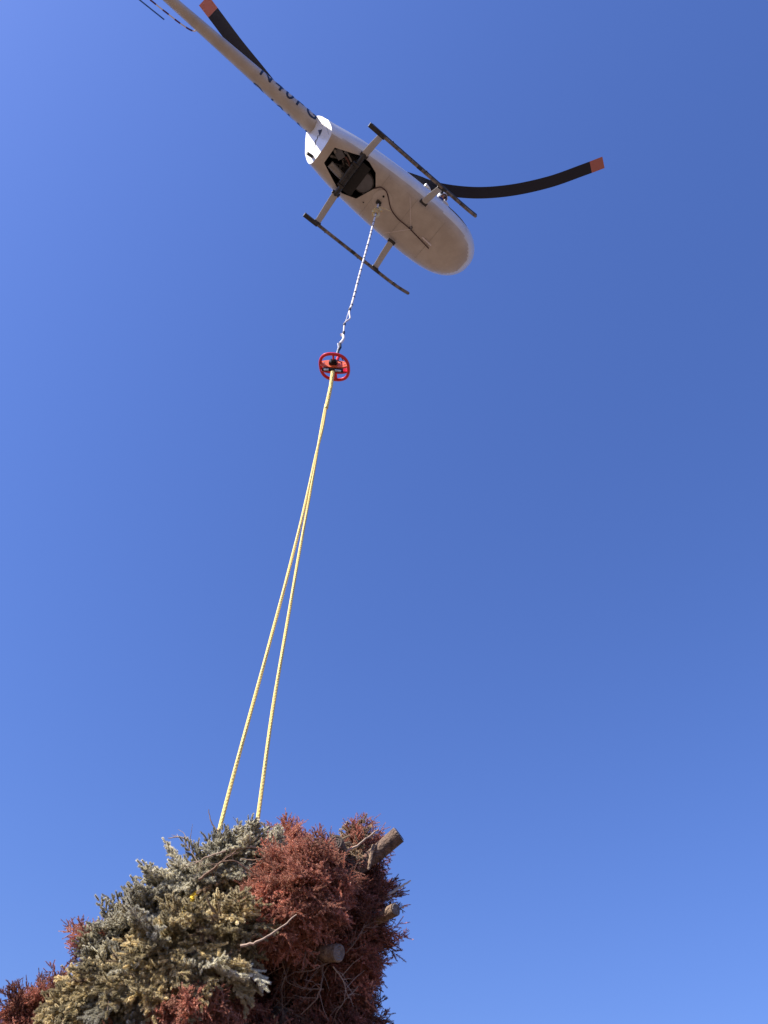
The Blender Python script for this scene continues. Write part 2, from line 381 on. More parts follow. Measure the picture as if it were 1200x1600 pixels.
# rear face fittings
nf = Vector(RS).normalized()
def rear(y, z, off=.0): return Vector((RX - (z - .46) * .36 , y, z)) + nf * off
rot = nf.to_track_quat('Z', 'Y').to_matrix()
m = MB(); m.tube([rear(.26, .66, -.03), rear(.26, .66, .13)], .034, 12); m.build('exhaust_pipe', DARK, H)
m = MB(); m.add([rear(-.10, 1.12, .006), rear(-.20, .98, .006), rear(-.08, .90, .006)], [(0, 1, 2)]); m.add([rear(.16, .92, .006), rear(.06, .86, .006), rear(.13, .80, .006)], [(0, 1, 2)])
m.tube([rear(-.06, .98, .006), rear(.0, .92, .006), rear(.04, .94, .006), rear(.10, .86, .006)], .006, 4)
m.build('rear_emblem', BLUE, H, smooth=False)
m = MB(); m.tube([rear(-.30, .6, .004), rear(-.33, 1.3, .004)], .003, 4); m.tube([rear(-.36, 1.05, .004), rear(-.22, 1.08, .004)], .003, 4); m.build('panel_seam', mat('seam2', (.35, .33, .32), .6), H, smooth=False)
# tail boom
BA = Vector((-1.55, 0, 1.50)); BB = Vector((-6.0, 0, 1.86)); bd = (BB - BA).normalized(); bl = (BB - BA).length
def brad(t): return .195 + (.085 - .195) * t
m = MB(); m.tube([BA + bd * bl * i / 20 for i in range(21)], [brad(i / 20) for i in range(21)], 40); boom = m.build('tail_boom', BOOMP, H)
for t in (.18, .36, .54, .72, .88):
    p = BA + bd * bl * t; r_ = brad(t) + .0015; m = MB(); m.tube([p - bd * .006, p + bd * .006], r_, 40); m.build('boom_band', BOOMP, boom)
m = MB(); m.tube([BA + bd * (bl * .04) - Vector((0, 0, .02)), BA + bd * (bl * .98)], .0, 4)
def letters(s):
    cu = bpy.data.curves.new('t', 'FONT'); cu.body = 'N40FG'; cu.size = .40; cu.space_character = 1.28; cu.align_x = 'CENTER'; cu.align_y = 'CENTER'; cu.offset = .004
    t = bpy.data.objects.new('t', cu); COL.objects.link(t); bpy.context.view_layer.update()
    tm = bpy.data.meshes.new_from_object(t.evaluated_get(bpy.context.evaluated_depsgraph_get())); bpy.data.objects.remove(t)
    bm = bmesh.new(); bm.from_mesh(tm)
    for i in range(1, 18):
        y = -.2 + i * .4 / 18; bmesh.ops.bisect_plane(bm, geom=bm.verts[:] + bm.edges[:] + bm.faces[:], plane_co=(0, y, 0), plane_no=(0, 1, 0))
    for v in bm.verts:
        u, w = v.co.x, v.co.y
        L = .92 - s * 0 + (0) ; along = 1.02 + (-u if s < 0 else u)            # metres aft of the boom root
        r_ = brad(along / bl) + .003; a = (w - .02) / r_
        c = BA + bd * along
        v.co = c + Vector((0, s * math.cos(a) * r_, math.sin(a) * r_))
    bm.to_mesh(tm); bm.free()
    link('registration_lettering', tm, boom, [BLUE], smooth=False)
for s in (-1, 1): letters(s)
# striped tail rotor guard, tail rotor, fins
gp = catmull([(-4.62, .06, 1.68), (-4.70, .15, 1.69), (-4.95, .19, 1.68), (-5.3, .20, 1.66), (-5.8, .20, 1.55), (-6.5, .30, 1.35), (-6.75, .2, 1.5), (-6.4, .05, 1.7)], 16)
acc = 0; seg = [gp[0]]; ci = 1; 
for a, b in zip(gp, gp[1:]):
    seg.append(b); acc += (b - a).length
    if acc > .115:
        m = MB(); m.tube(seg, .013 if ci else .016, 8); m.build('guard_stripe', STRIPE if ci else PURP, H); seg = [b]; acc = 0; ci = 1 - ci
m = MB(); m.tube([(-5.95, 0, 1.86), (-5.95, .36, 1.86)], .035, 12); m.build('tail_gearbox', PAINT, H)
for a in (.08, math.pi + .08):
    d = Vector((math.cos(a), 0, math.sin(a))); q = Vector((-math.sin(a), 0, math.cos(a))); o0 = Vector((-5.98, .40, 1.86)); m = MB()
    vs = []
    for r_ in (.08, .72):
        for k, (w, h) in enumerate(((-.05, 0), (0, .009), (.05, 0), (0, -.006))): vs.append(o0 + d * r_ + q * w + Vector((0, h, 0)))
    m.add(vs, [(0, 1, 5, 4), (1, 2, 6, 5), (2, 3, 7, 6), (3, 0, 4, 7), (0, 1, 2, 3), (4, 5, 6, 7)]); m.build('tail_rotor_blade', BLADE, H)
def fin(name, pts, th=.03):
    m = MB(); n = len(pts); P = [Vector(p) for p in pts]; nn = (P[1] - P[0]).cross(P[2] - P[0]).normalized() * th / 2
    m.add([p + nn for p in P] + [p - nn for p in P], [tuple(range(n)), tuple(range(n, 2 * n))] + [(i, (i + 1) % n, (i + 1) % n + n, i + n) for i in range(n)]); m.build(name, PAINT, H, smooth=False)
fin('upper_fin', [(-5.75, 0, 1.9), (-6.35, 0, 2.75), (-6.6, 0, 2.75), (-6.25, 0, 1.85)])
fin('lower_fin', [(-5.85, 0, 1.8), (-6.15, 0, 1.15), (-6.4, 0, 1.15), (-6.25, 0, 1.8)])
fin('stabiliser', [(-5.6, 0, 1.85), (-5.65, -.75, 1.9), (-5.95, -.75, 1.9), (-6.0, 0, 1.85)])
# mast, hub, blades
m = MB(); m.tube([(-.1, 0, 1.8), (-.08, 0, 2.3), (-.03, 0, 2.75)], [.42, .24, .13], 24, sy=1.0); m.build('mast_fairing', PAINT, H)
m = MB(); m.tube([(0, 0, 2.7), (0, 0, 3.12)], .045, 12); m.tube([(-.28, 0, 3.12), (.28, 0, 3.12)], .06, 10); m.build('rotor_hub', DARK2, H)
def blade(cl, chord=.27):
    cl = [Vector(p) for p in cl]; pts = catmull(cl, 8); prof = [(-.5, 0), (-.25, .05), (0, .06), (.3, .045), (.5, .015), (.5, -.015), (.3, -.03), (-.2, -.035)]
    def strip(ps, off=0):
        vs = []; n = len(prof)
        for i, p in enumerate(ps):
            t = (ps[min(i + 1, len(ps) - 1)] - ps[max(i - 1, 0)]).normalized(); w = Vector((0, 0, 1)).cross(t).normalized()
            c = chord * min(1, .45 + (p - pts[0]).length * .8)
            for a, b in prof: vs.append(p + w * a * c + Vector((0, 0, b * c)))
        fs = [(i * n + k, i * n + (k + 1) % n, (i + 1) * n + (k + 1) % n, (i + 1) * n + k) for i in range(len(ps) - 1) for k in range(n)]
        fs += [tuple(range(n)), tuple(range((len(ps) - 1) * n, len(ps) * n))]; mm = MB(); mm.add(vs, fs); return mm
    L = sum((b - a).length for a, b in zip(pts, pts[1:])); acc = 0; cut = len(pts) - 2
    for i in range(len(pts) - 1, 0, -1):
        acc += (pts[i] - pts[i - 1]).length
        if acc >= .26: cut = i - 1; break
    o = strip(pts[:cut + 1]).build('rotor_blade', BLADE, H)
    strip(pts[cut:]).build('blade_tip', TIP, o)
blade([(.22, .03, 3.12), (.60, -.08, 3.13), (1.28, -.30, 3.15), (2.06, -.78, 3.18), (2.72, -1.38, 3.21), (3.30, -2.08, 3.26), (3.72, -2.74, 3.31), (3.98, -3.18, 3.33)])
blade([(-.25, .0, 3.12), (-1.2, .34, 3.14), (-2.0, .46, 3.17), (-2.7, .43, 3.19), (-3.4, .30, 3.22), (-4.0, .19, 3.27), (-4.6, .05, 3.32), (-4.98, -.04, 3.34)], .29)
# belly hook
m = MB(); m.box((0.0, .05, .41), (.10, .07, .09)); m.tube(catmull([(0, .05, .37), (.05, .05, .33), (.02, .05, .28), (-.04, .05, .31)], 5), .016, 8); m.build('belly_hook', DARK2, H)

# small engine bay plumbing
rb = random.Random(8)
for k in range(7):
    x0 = rb.uniform(-1.25, -.95); y0 = rb.uniform(-.25, .1); p0 = Vector((x0, y0, rb.uniform(.6, .75))); p1 = p0 + Vector((rb.uniform(.12, .3), rb.uniform(-.12, .15), rb.uniform(-.05, .05))); pm = (p0 + p1) / 2 + Vector((rb.uniform(-.05, .05), rb.uniform(-.08, .08), -.07))
    m = MB(); m.tube(bez(p0, pm, p1), rb.uniform(.008, .016), 6); m.build('hose', [DARK2, GREYM, FANM][k % 3], H)
for k, (x, y) in enumerate(((-1.28, -.15), (-1.1, -.27), (-.6, -.30), (-.55, .28), (-.34, .12), (-1.02, .02))):
    m = MB(); m.box((x, y, .53), (.07, .045, .03), Matrix.Rotation(rb.uniform(0, 3), 3, 'Z')); m.build('bracket', [GREYM, FANM, DARK2][k % 3], H, smooth=False)

# ------------------------------------------------------------------ pilot
P = thing('person', 'pilot in white helmet and blue jacket leaning out of the helicopter, looking down', 'person', matrix=HM @ Matrix.Translation((1.08, -.26, .86)))
SKIN = mat('skin', (.42, .22, .15), .55); JACK = mat('blue_jacket', (.02, .035, .16), .8, var=.3, vscale=20); TROU = mat('dark_trousers', (.03, .03, .05), .85)
WHEL = mat('white_helmet', (.80, .80, .80), .3, coat=.4); VIS = mat('dark_glasses', (.01, .01, .012), .15)
def skin(name, verts, edges, radii, mats, parent, sub=2):
    me = bpy.data.meshes.new(name); me.from_pydata(verts, edges, []); o = link(name, me, parent, mats, smooth=False)
    s = o.modifiers.new('sk', 'SKIN'); s.use_smooth_shade = True
    lay = me.skin_vertices[0].data
    for i, r_ in enumerate(radii): lay[i].radius = r_ if isinstance(r_, tuple) else (r_, r_)
    lay[0].use_root = True
    u = o.modifiers.new('ss', 'SUBSURF'); u.levels = sub; u.render_levels = sub
    bpy.context.view_layer.update()
    nm = bpy.data.meshes.new_from_object(o.evaluated_get(bpy.context.evaluated_depsgraph_get())); o.modifiers.clear(); o.data = nm
    return o
HD = Vector((.10, -.36, .54))                     # head centre relative to the seat point
bv = [(0, 0, 0), (.02, -.06, .16), (.04, -.15, .32), (.07, -.24, .42), (.09, -.31, .475), tuple(HD + Vector((0, -.005, .0))), tuple(HD + Vector((.03, -.05, .05))),
      (.02, -.38, .27), (.12, -.36, .03), (.33, -.26, .06),
      (.16, -.10, .42), (.30, .06, .24), (.42, .0, .18),
      (.10, -.11, -.02), (.52, -.12, .04), (.58, -.10, -.26), (.70, -.10, -.27),
      (.10, .11, -.02), (.52, .12, .04), (.58, .12, -.26), (.70, .12, -.27)]
be = [(0, 1), (1, 2), (2, 3), (3, 4), (4, 5), (5, 6), (3, 7), (7, 8), (8, 9), (3, 10), (10, 11), (11, 12), (0, 13), (13, 14), (14, 15), (15, 16), (0, 17), (17, 18), (18, 19), (19, 20)]
br = [(.15, .12), (.15, .11), (.165, .115), (.12, .10), .056, .088, .085, .052, .042, .03, .052, .042, .03, .085, .062, .045, .04, .085, .062, .045, .04]
body = skin('body', bv, be, br, [JACK, SKIN, TROU], P)
for p in body.data.polygons:
    c = p.center
    if (c - HD).length < .135 and c.z > .43: p.material_index = 1
    elif c.z < .05 and c.x > .05: p.material_index = 2
    elif (c - Vector((.33, -.26, .06))).length < .05 or (c - Vector((.42, 0, .18))).length < .05: p.material_index = 1
def hand(base, d, side, name='hand'):
    base = Vector(base); d = Vector(d).normalized(); w = d.cross(Vector((0, 0, 1))).normalized() * side; dn = d.cross(w).normalized()
    if dn.z > 0: dn = -dn
    vs = [base, base + d * .045]; es = [(0, 1)]; rs = [(.03, .018), (.036, .016)]
    for i, L in enumerate((.07, .08, .075, .058)):
        b0 = len(vs); r0 = base + d * .075 + w * (-.03 + .02 * i); vs.append(r0); es.append((1, b0)); rs.append(.0105)
        vs.append(r0 + d * L * .45 + dn * .012); vs.append(r0 + d * L * .6 + dn * .035); vs.append(r0 + d * L * .35 + dn * .05)
        es += [(b0, b0 + 1), (b0 + 1, b0 + 2), (b0 + 2, b0 + 3)]; rs += [.0095, .009, .008]
    b0 = len(vs); vs += [base + d * .03 - w * .04, base + d * .06 - w * .05 + dn * .02, base + d * .08 - w * .035 + dn * .035]; es += [(0, b0), (b0, b0 + 1), (b0 + 1, b0 + 2)]; rs += [.013, .011, .009]
    skin(name, [tuple(v) for v in vs], es, rs, [SKIN], P, 1)
hand((.34, -.255, .06), (1, .3, -.1), 1); hand((.42, 0, .18), (1, -.1, -.2), -1)
m = MB(); fc = HD + Vector((.045, -.055, -.045))
m.ball(HD + Vector((0.0, -.01, .02)), (.125, .115, .13), 16)
hv = [v for v in m.v]; 
hm = m.mesh('helmet'); fdir = Vector((.45, -.45, -.75)).normalized()   # face looks down and out
bis(hm, HD + fdir * .045, fdir, fill=False)
hel = link('helmet', hm, P, [WHEL]); s_ = hel.modifiers.new('s', 'SOLIDIFY'); s_.thickness = .012
m = MB(); ux = fdir.cross(Vector((0, 0, 1))).normalized(); uz = ux.cross(fdir).normalized()
for e in (-1, 1):
    m.ball(HD + fdir * .088 + ux * e * .034 + uz * .018, .026, 8)
m.build('sunglasses', VIS, P)
m = MB(); m.ball(HD + fdir * .098 - uz * .008, (.016, .016, .02), 8); m.build('nose', SKIN, P)
m = MB(); m.tube([HD + fdir * .088 + ux * .02 - uz * .045, HD + fdir * .095 - uz * .047, HD + fdir * .088 - ux * .02 - uz * .045], .006, 6); m.build('mouth', mat('lips', (.3, .10, .09), .6), P)
for e in (-1, 1):
    m = MB(); m.ball(HD + ux * e * .115, (.04, .04, .045), 10); m.build('ear_cup', DARK, P)

# ------------------------------------------------------------------ lifting line, hook cage, sling
HK = hp(0, .05, .29); YL = HK.y
L0 = thing('lifting_line', 'white segmented rope with black ties running from the helicopter belly to the red hook ring', 'rope', loc=HK)
def rel(pts, o): return [Vector(p) - o for p in pts]
Kp = lambda x, y, dy=0: at(x, y, YL + dy)
top = [HK] + [Kp(*q) for q in [(583, 350), (578, 370), (572, 392), (566, 414), (560, 436), (555, 456), (549, 478), (546.5, 482)]]
line = catmull(rel(top, HK), 6)
m = MB(); m.tube(line, .019, 10); m.build('rope', WROPE, L0)
tl = sum((b - a).length for a, b in zip(line, line[1:])); acc = 0; nxt = .25; ra = random.Random(2)
for a, b in zip(line, line[1:]):
    L = (b - a).length
    while acc + L > nxt:
        p = a.lerp(b, (nxt - acc) / L); d = (b - a).normalized(); w = ra.uniform(.006, .014)
        m = MB(); m.tube([p - d * w, p + d * w], .0235, 10); m.build('tie', TIE, L0); nxt += ra.uniform(.15, .32)
    acc += L
cable2 = [p + Vector((.014 * math.cos(i * .12), .014 + .006 * math.sin(i * .2), 0)) for i, p in enumerate(line)]
m = MB(); m.tube(cable2, .004, 6); m.build('wire', TIE, L0)
# lower end: slack loop beside a thin strap, then shackle and swivel
m = MB(); m.tube(catmull(rel([Kp(*q) for q in [(546.5, 482), (546, 490), (547, 497), (544, 500), (540, 503), (538, 508), (537.5, 514), (537, 519)]], HK), 5), .013, 8); m.build('slack_end', WROPE, L0)
m = MB(); m.tube(rel([Kp(546, 482), Kp(542, 496), Kp(539, 505)], HK), .005, 6); m.build('strap', WROPE, L0)
for q in ((546.2, 484), (538, 507), (536.8, 520)):
    p = Kp(*q) - HK; m = MB(); m.tube([p + Vector((0, 0, .03)), p - Vector((0, 0, .03))], .021, 8); m.build('tie', TIE, L0)
m = MB(); m.tube(catmull(rel([Kp(*q) for q in [(532.5, 523.5), (535, 523), (537, 527), (536, 531), (533, 535), (531, 537)]], HK), 6), [.018] + [.024] * 29 + [.016], 10) if False else m.tube(catmull(rel([Kp(*q) for q in [(532.5, 523.5), (535, 523), (537, 527), (536, 531), (533, 535), (531, 537)]], HK), 6), .021, 10); m.build('white_snap_hook', STRIPE, L0)
m = MB(); m.tube(rel([Kp(531.5, 536), Kp(531.5, 543), Kp(528.5, 548), Kp(527.5, 556)], HK), [.018, .022, .018, .016], 8); m.build('swivel', BSTEEL, L0)
m = MB(); m.tube(rel([Kp(528, 537), Kp(529, 543), Kp(526, 553)], HK), .013, 8); m.build('shackle', STEEL, L0)
m = MB(); kc = Kp(586, 334) - HK
m.tube([kc + Vector((.045 * math.cos(t * .9) * (1 + .3 * math.sin(t * .37)), .045 * math.sin(t * .9), -.05 + .011 * t)) for t in range(22)], .016, 7); m.build('knot', KROPE, L0)
for i, (a, b, c) in enumerate([((586, 326), (591, 322), (596, 330)), ((584, 330), (580, 327), (586, 338)), ((588, 332), (597, 336), (586, 340)), ((586, 322), (602, 326), (610, 330))]):
    m = MB(); m.tube(rel(bez(Kp(*a), Kp(*b), Kp(*c)), HK), [.02, .018, .02, .008][i], 7); m.build('knot_loop', KROPE, L0)
# hook cage
CC = Kp(522.5, 573.5)
C0 = thing('hook_cage', 'red round guard ring cage holding the remote cargo hook between the two ropes', 'cargo hook', matrix=Matrix.Translation(CC) @ Euler((R(4), R(7), R(-6))).to_matrix().to_4x4())
def ringpts(a, b, n=48, p=2.5):
    out = []
    for i in range(n + 1):
        t = 2 * math.pi * i / n; c, s = math.cos(t), math.sin(t)
        out.append(Vector((math.copysign(abs(c) ** (2 / p), c) * a, math.copysign(abs(s) ** (2 / p), s) * b, 0)))
    return out
m = MB(); m.tube(ringpts(.205, .215), .024, 10, cap=False); m.build('guard_ring', RED, C0)
m = MB()
def plate(m, y0, th=.012, sc_=1.0):
    pts = []
    for i in range(25): t = math.pi * i / 24; pts.append((math.cos(t) * .205 * sc_, math.sin(t) ** .8 * .085 * sc_))
    for i in range(1, 24): t = math.pi + math.pi * i / 24; pts.append((math.cos(t) * .205 * sc_, -abs(math.sin(t)) ** .8 * .085 * sc_))
    n = len(pts); m.add([(x, y0 - th, z) for x, z in pts] + [(x, y0 + th, z) for x, z in pts], [tuple(range(n)), tuple(range(n, 2 * n))] + [(i, (i + 1) % n, (i + 1) % n + n, i + n) for i in range(n)])
plate(m, -.045); m.build('side_plate', ORNG, C0, smooth=False)
m = MB(); plate(m, .045); m.build('side_plate', RED, C0, smooth=False)
m = MB(); m.tube([(0, .21, 0), (0, .06, .02)], .026, 10); m.build('spoke', RED, C0)
m = MB(); m.tube([(0, -.06, -.02), (0, -.21, 0)], .016, 10); m.build('spoke', RED, C0)
m = MB(); m.tube([(0, 0, .0), (0, 0, .30)], .024, 10); m.build('hanger', RED, C0)
m = MB(); m.box((-.01, -.07, .0), (.11, .06, .075)); m.tube([(-.04, -.11, 0), (.03, -.11, 0)], .024, 10); m.tube([(-.05, -.09, .02), (-.02, -.12, -.03), (.04, -.12, -.02)], .018, 8); m.build('hook_release', BSTEEL, C0)
m = MB(); m.box((.0, -.02, -.10), (.30, .05, .025)); m.build('load_bar', BSTEEL, C0, smooth=False)
m = MB(); m.tube([(-.12, -.03, -.125), (-.05, -.035, -.12)], .014, 8); m.tube([(.04, -.03, -.12), (.13, -.03, -.125)], .014, 8); m.build('load_bar_pin', STEEL, C0)

for k in range(5):
    m = MB(); x = -.15 + .075 * k; m.tube([(x, -.062, .02 - abs(x) * .1), (x, -.054, .02 - abs(x) * .1)], .009, 8); m.build('bolt', STEEL, C0)
m = MB(); m.tube(catmull([(.02, -.02, .28), (.09, .02, .18), (.12, -.03, .08), (.05, -.09, .03)], 6), .007, 6); m.build('release_cable', BSTEEL, C0)

def laid_rope(m, pts, r, pitch=.09, n=7, mi=0, step=.016):
    # three strands laid round each other along a dense path
    dense = [pts[0]]; 
    for a, b in zip(pts, pts[1:]):
        k = max(1, int((b - a).length / step)); dense += [a.lerp(b, (i + 1) / k) for i in range(k)]
    s = 0; U = []
    for i, p in enumerate(dense):
        t = (dense[min(i + 1, len(dense) - 1)] - dense[max(i - 1, 0)]).normalized(); a = Vector((0, 1, 0)); u = (a - a.dot(t) * t)
        if u.length < .1: a = Vector((1, 0, 0)); u = (a - a.dot(t) * t)
        u.normalize(); w = t.cross(u)
        if i: s += (p - dense[i - 1]).length
        U.append((p, u, w, s))
    for j in range(3):
        q = []
        for p, u, w, s in U:
            a = 2 * math.pi * (s / pitch + j / 3); q.append(p + (u * math.cos(a) + w * math.sin(a)) * r * .2)
        m.tube(q, r * .76, n)
S0 = thing('yellow_sling', 'long yellow rope splitting in two between the red hook cage and the bundle', 'rope', loc=Kp(522, 580))
o0 = Kp(522, 580)
m = MB(); laid_rope(m, rel([Kp(520, 581, -.03), Kp(517, 603), Kp(513, 622), Kp(509.5, 638)], o0), .030); m.build('doubled_rope', YROPE, S0)
m = MB(); laid_rope(m, catmull(rel([Kp(510.5, 630), Kp(504, 670), Kp(494, 710), Kp(474, 800), Kp(446, 912), Kp(405, 1065), Kp(372, 1185), Kp(342, 1300), Kp(336, 1330)], o0), 5), .0175); m.build('sling_leg', YROPE, S0)
m = MB(); laid_rope(m, catmull(rel([Kp(509, 632), Kp(500, 680), Kp(490, 740), Kp(468, 862), Kp(447, 985), Kp(426, 1110), Kp(403, 1279), Kp(399, 1310)], o0), 5), .0175); m.build('sling_leg', YROPE, S0)
# the part that goes round the bundle, seen only where it crosses a gap
m = MB(); laid_rope(m, catmull(rel([Kp(338, 1322), Kp(318, 1375, -.2), Kp(288, 1424, -.5), Kp(277, 1450, -.56), Kp(270, 1475, -.35), Kp(262, 1560, -.1)], o0), 5), .022); m.build('choker', mat('deep_yellow_rope', (.75, .45, .02), .65), S0)


# ------------------------------------------------------------------ bundle of cut conifers
def needle_mat(name, c1, c2, c3, scale=14, ov=.42):
    m = bpy.data.materials.new(name); m.use_nodes = True; n = m.node_tree; b = n.nodes['Principled BSDF']
    b.inputs['Roughness'].default_value = .6; b.inputs['Specular IOR Level'].default_value = .35
    tc = n.nodes.new('ShaderNodeTexCoord'); no = n.nodes.new('ShaderNodeTexNoise'); no.inputs['Scale'].default_value = scale; no.inputs['Detail'].default_value = 8; no.inputs['Roughness'].default_value = .75
    n.links.new(tc.outputs['Object'], no.inputs['Vector'])
    rp = n.nodes.new('ShaderNodeValToRGB'); e = rp.color_ramp.elements; e[0].position = .32; e[1].position = .68; e[0].color = (*c1, 1); e[1].color = (*c3, 1)
    x = e.new(.5); x.color = (*c2, 1)
    n.links.new(no.outputs['Fac'], rp.inputs[0])
    oi = n.nodes.new('ShaderNodeObjectInfo'); hs = n.nodes.new('ShaderNodeHueSaturation'); mr = n.nodes.new('ShaderNodeMapRange')
    mr.inputs[3].default_value = 1 - ov; mr.inputs[4].default_value = 1 + ov
    n.links.new(oi.outputs['Random'], mr.inputs[0]); n.links.new(mr.outputs[0], hs.inputs['Value']); n.links.new(rp.outputs[0], hs.inputs['Color'])
    n.links.new(hs.outputs[0], b.inputs['Base Color'])
    tl = n.nodes.new('ShaderNodeBsdfTranslucent'); mx = n.nodes.new('ShaderNodeMixShader'); mx.inputs[0].default_value = .30
    n.links.new(hs.outputs[0], tl.inputs[0]); n.links.new(b.outputs[0], mx.inputs[1]); n.links.new(tl.outputs[0], mx.inputs[2])
    n.links.new(mx.outputs[0], n.nodes['Material Output'].inputs[0])
    return m
NM = {
 'grey': needle_mat('grey_green_needles', (.26, .24, .18), (.56, .53, .42), (.84, .80, .67)),
 'olive': needle_mat('pale_olive_needles', (.26, .22, .12), (.60, .51, .31), (.84, .75, .52)),
 'red': needle_mat('rust_red_needles', (.23, .07, .045), (.58, .225, .145), (.90, .56, .42)),
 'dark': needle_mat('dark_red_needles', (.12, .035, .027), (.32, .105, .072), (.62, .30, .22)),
 'tan': needle_mat('bleached_tan_needles', (.30, .18, .11), (.50, .38, .26), (.62, .52, .38)),
}
TW = mat('brown_twig', (.24, .15, .10), .9, var=.4, vscale=30)
def bough_mesh(name, kind, seed):
    r = random.Random(seed); dead = kind in ('red', 'dark'); V = []; Fc = []; MI = []
    def tri(a, b, c, mi=0): i = len(V); V.extend((a, b, c)); Fc.append((i, i + 1, i + 2)); MI.append(mi)
    def stick(p, q, w):
        d = (q - p).normalized(); a = Vector((0, 0, 1)) if abs(d.z) < .9 else Vector((1, 0, 0)); u = d.cross(a).normalized() * w; v = d.cross(u).normalized() * w; i = len(V)
        V.extend((p + u, p - u * .5 + v * .87, p - u * .5 - v * .87, q + u * .5, q - u * .25 + v * .43, q - u * .25 - v * .43))
        Fc.extend(((i, i + 1, i + 4, i + 3), (i + 1, i + 2, i + 5, i + 4), (i + 2, i, i + 3, i + 5))); MI.extend((1, 1, 1))
    def shoot(p, d, L, up, dens=1.0):
        # one needle-clad shoot, slightly curved
        steps = max(3, int(L / (.0052 if not dead else .0065) * dens)); cur = Vector((r.gauss(0, .25), r.gauss(0, .25), r.gauss(0, .2) + (.25 if not dead else .1))); prev = p
        q = p.copy(); dd = d.copy(); side = dd.cross(up).normalized()
        for i in range(steps):
            dd = (dd + cur * (L / steps) * 3).normalized(); nq = q + dd * (L / steps); t = i / steps
            nl = (.027 if not dead else .017) * (1 - .35 * t) * r.uniform(.8, 1.15)
            s1 = dd.cross(up).normalized(); u1 = s1.cross(dd).normalized()
            for k in range(10 if not dead else 6):
                if dead and r.random() < .22: continue
                a = (k + r.random()) / (10 if not dead else 6) * 2 * math.pi
                o = (s1 * math.cos(a) + u1 * math.sin(a) * .8)
                nd = (o + dd * r.uniform(.5, 1.1)).normalized(); w = nd.cross(dd + Vector((r.uniform(-.5, .5), r.uniform(-.5, .5), r.uniform(-.5, .5)))).normalized() * (.0034 if not dead else .0021)
                b0 = q + dd * r.random() * (L / steps); tri(b0 - w, b0 + w, b0 + nd * nl)
            if i % 3 == 2 or i == steps - 1: stick(prev, nq, .003 if dead else .0025); prev = nq
            q = nq
        if not dead:
            for k in range(5):
                nd = (dd + Vector((r.gauss(0, .5), r.gauss(0, .5), r.gauss(0, .5)))).normalized(); w = nd.cross(Vector((0, .3, 1))).normalized() * .003; tri(q - w, q + w, q + nd * .016)
        return q
    if dead: pass
    L = .46; up = Vector((0, 0, 1)); n = 8 if not dead else 15; p = Vector((0, 0, 0)); d = Vector((1, 0, 0)); bend = Vector((0, r.gauss(0, .35), r.gauss(-.25, .35)))
    for i in range(n):
        t = i / n; nd = (d + bend / n * 2 + Vector((0, r.gauss(0, .06), r.gauss(0, .05)))).normalized(); q = p + nd * L / n
        stick(p, q, .0065 * (1 - t) + .002)
        if t > .10:
            for s in (-1, 1):
                if dead and r.random() < .2: continue
                ll = (.19 * (1 - t) ** .8 + .05) * r.uniform(.7, 1.2)
                lat = Vector((-nd.y, nd.x, 0)).normalized() * s
                sd_ = (nd * r.uniform(.7, 1.2) + lat + Vector((0, 0, r.gauss(.05, .18 if not dead else .5)))).normalized()
                e = shoot(p, sd_, ll, up)
                # side shoots of the side shoot
                k = int(ll / (.062 if not dead else .036))
                for j in range(k):
                    f = (j + .8) / (k + .6); s2 = (-1) ** j
                    l2 = Vector((-sd_.y, sd_.x, 0)).normalized() * s2
                    sh = (sd_ * r.uniform(.7, 1.2) + l2 + Vector((0, 0, r.gauss(.05, .22 if not dead else .55)))).normalized()
                    shoot(p + sd_ * ll * f, sh, ll * .42 * r.uniform(.6, 1.2) + .012, up)
            if r.random() < (.35 if not dead else .6):
                shoot(p, (nd + Vector((0, r.gauss(0, .5), 1 if r.random() < .7 else -1))).normalized(), r.uniform(.04, .10), Vector((0, 1, 0)))
        p = q; d = nd
    shoot(p, d, .07, up)
    me = bpy.data.meshes.new(name); me.from_pydata(V, [], Fc); me.polygons.foreach_set('material_index', MI)
    me.materials.append(NM[kind]); me.materials.append(TW); me.update(); return me
BM_ = {k: [bough_mesh('bough', k, 100 * i + j) for j in range(nv)] for i, (k, nv) in enumerate((('grey', 5), ('olive', 5), ('red', 6), ('dark', 5), ('tan', 2)))}
GRP = 'cut conifers slung in the bundle'
rt = random.Random(11)
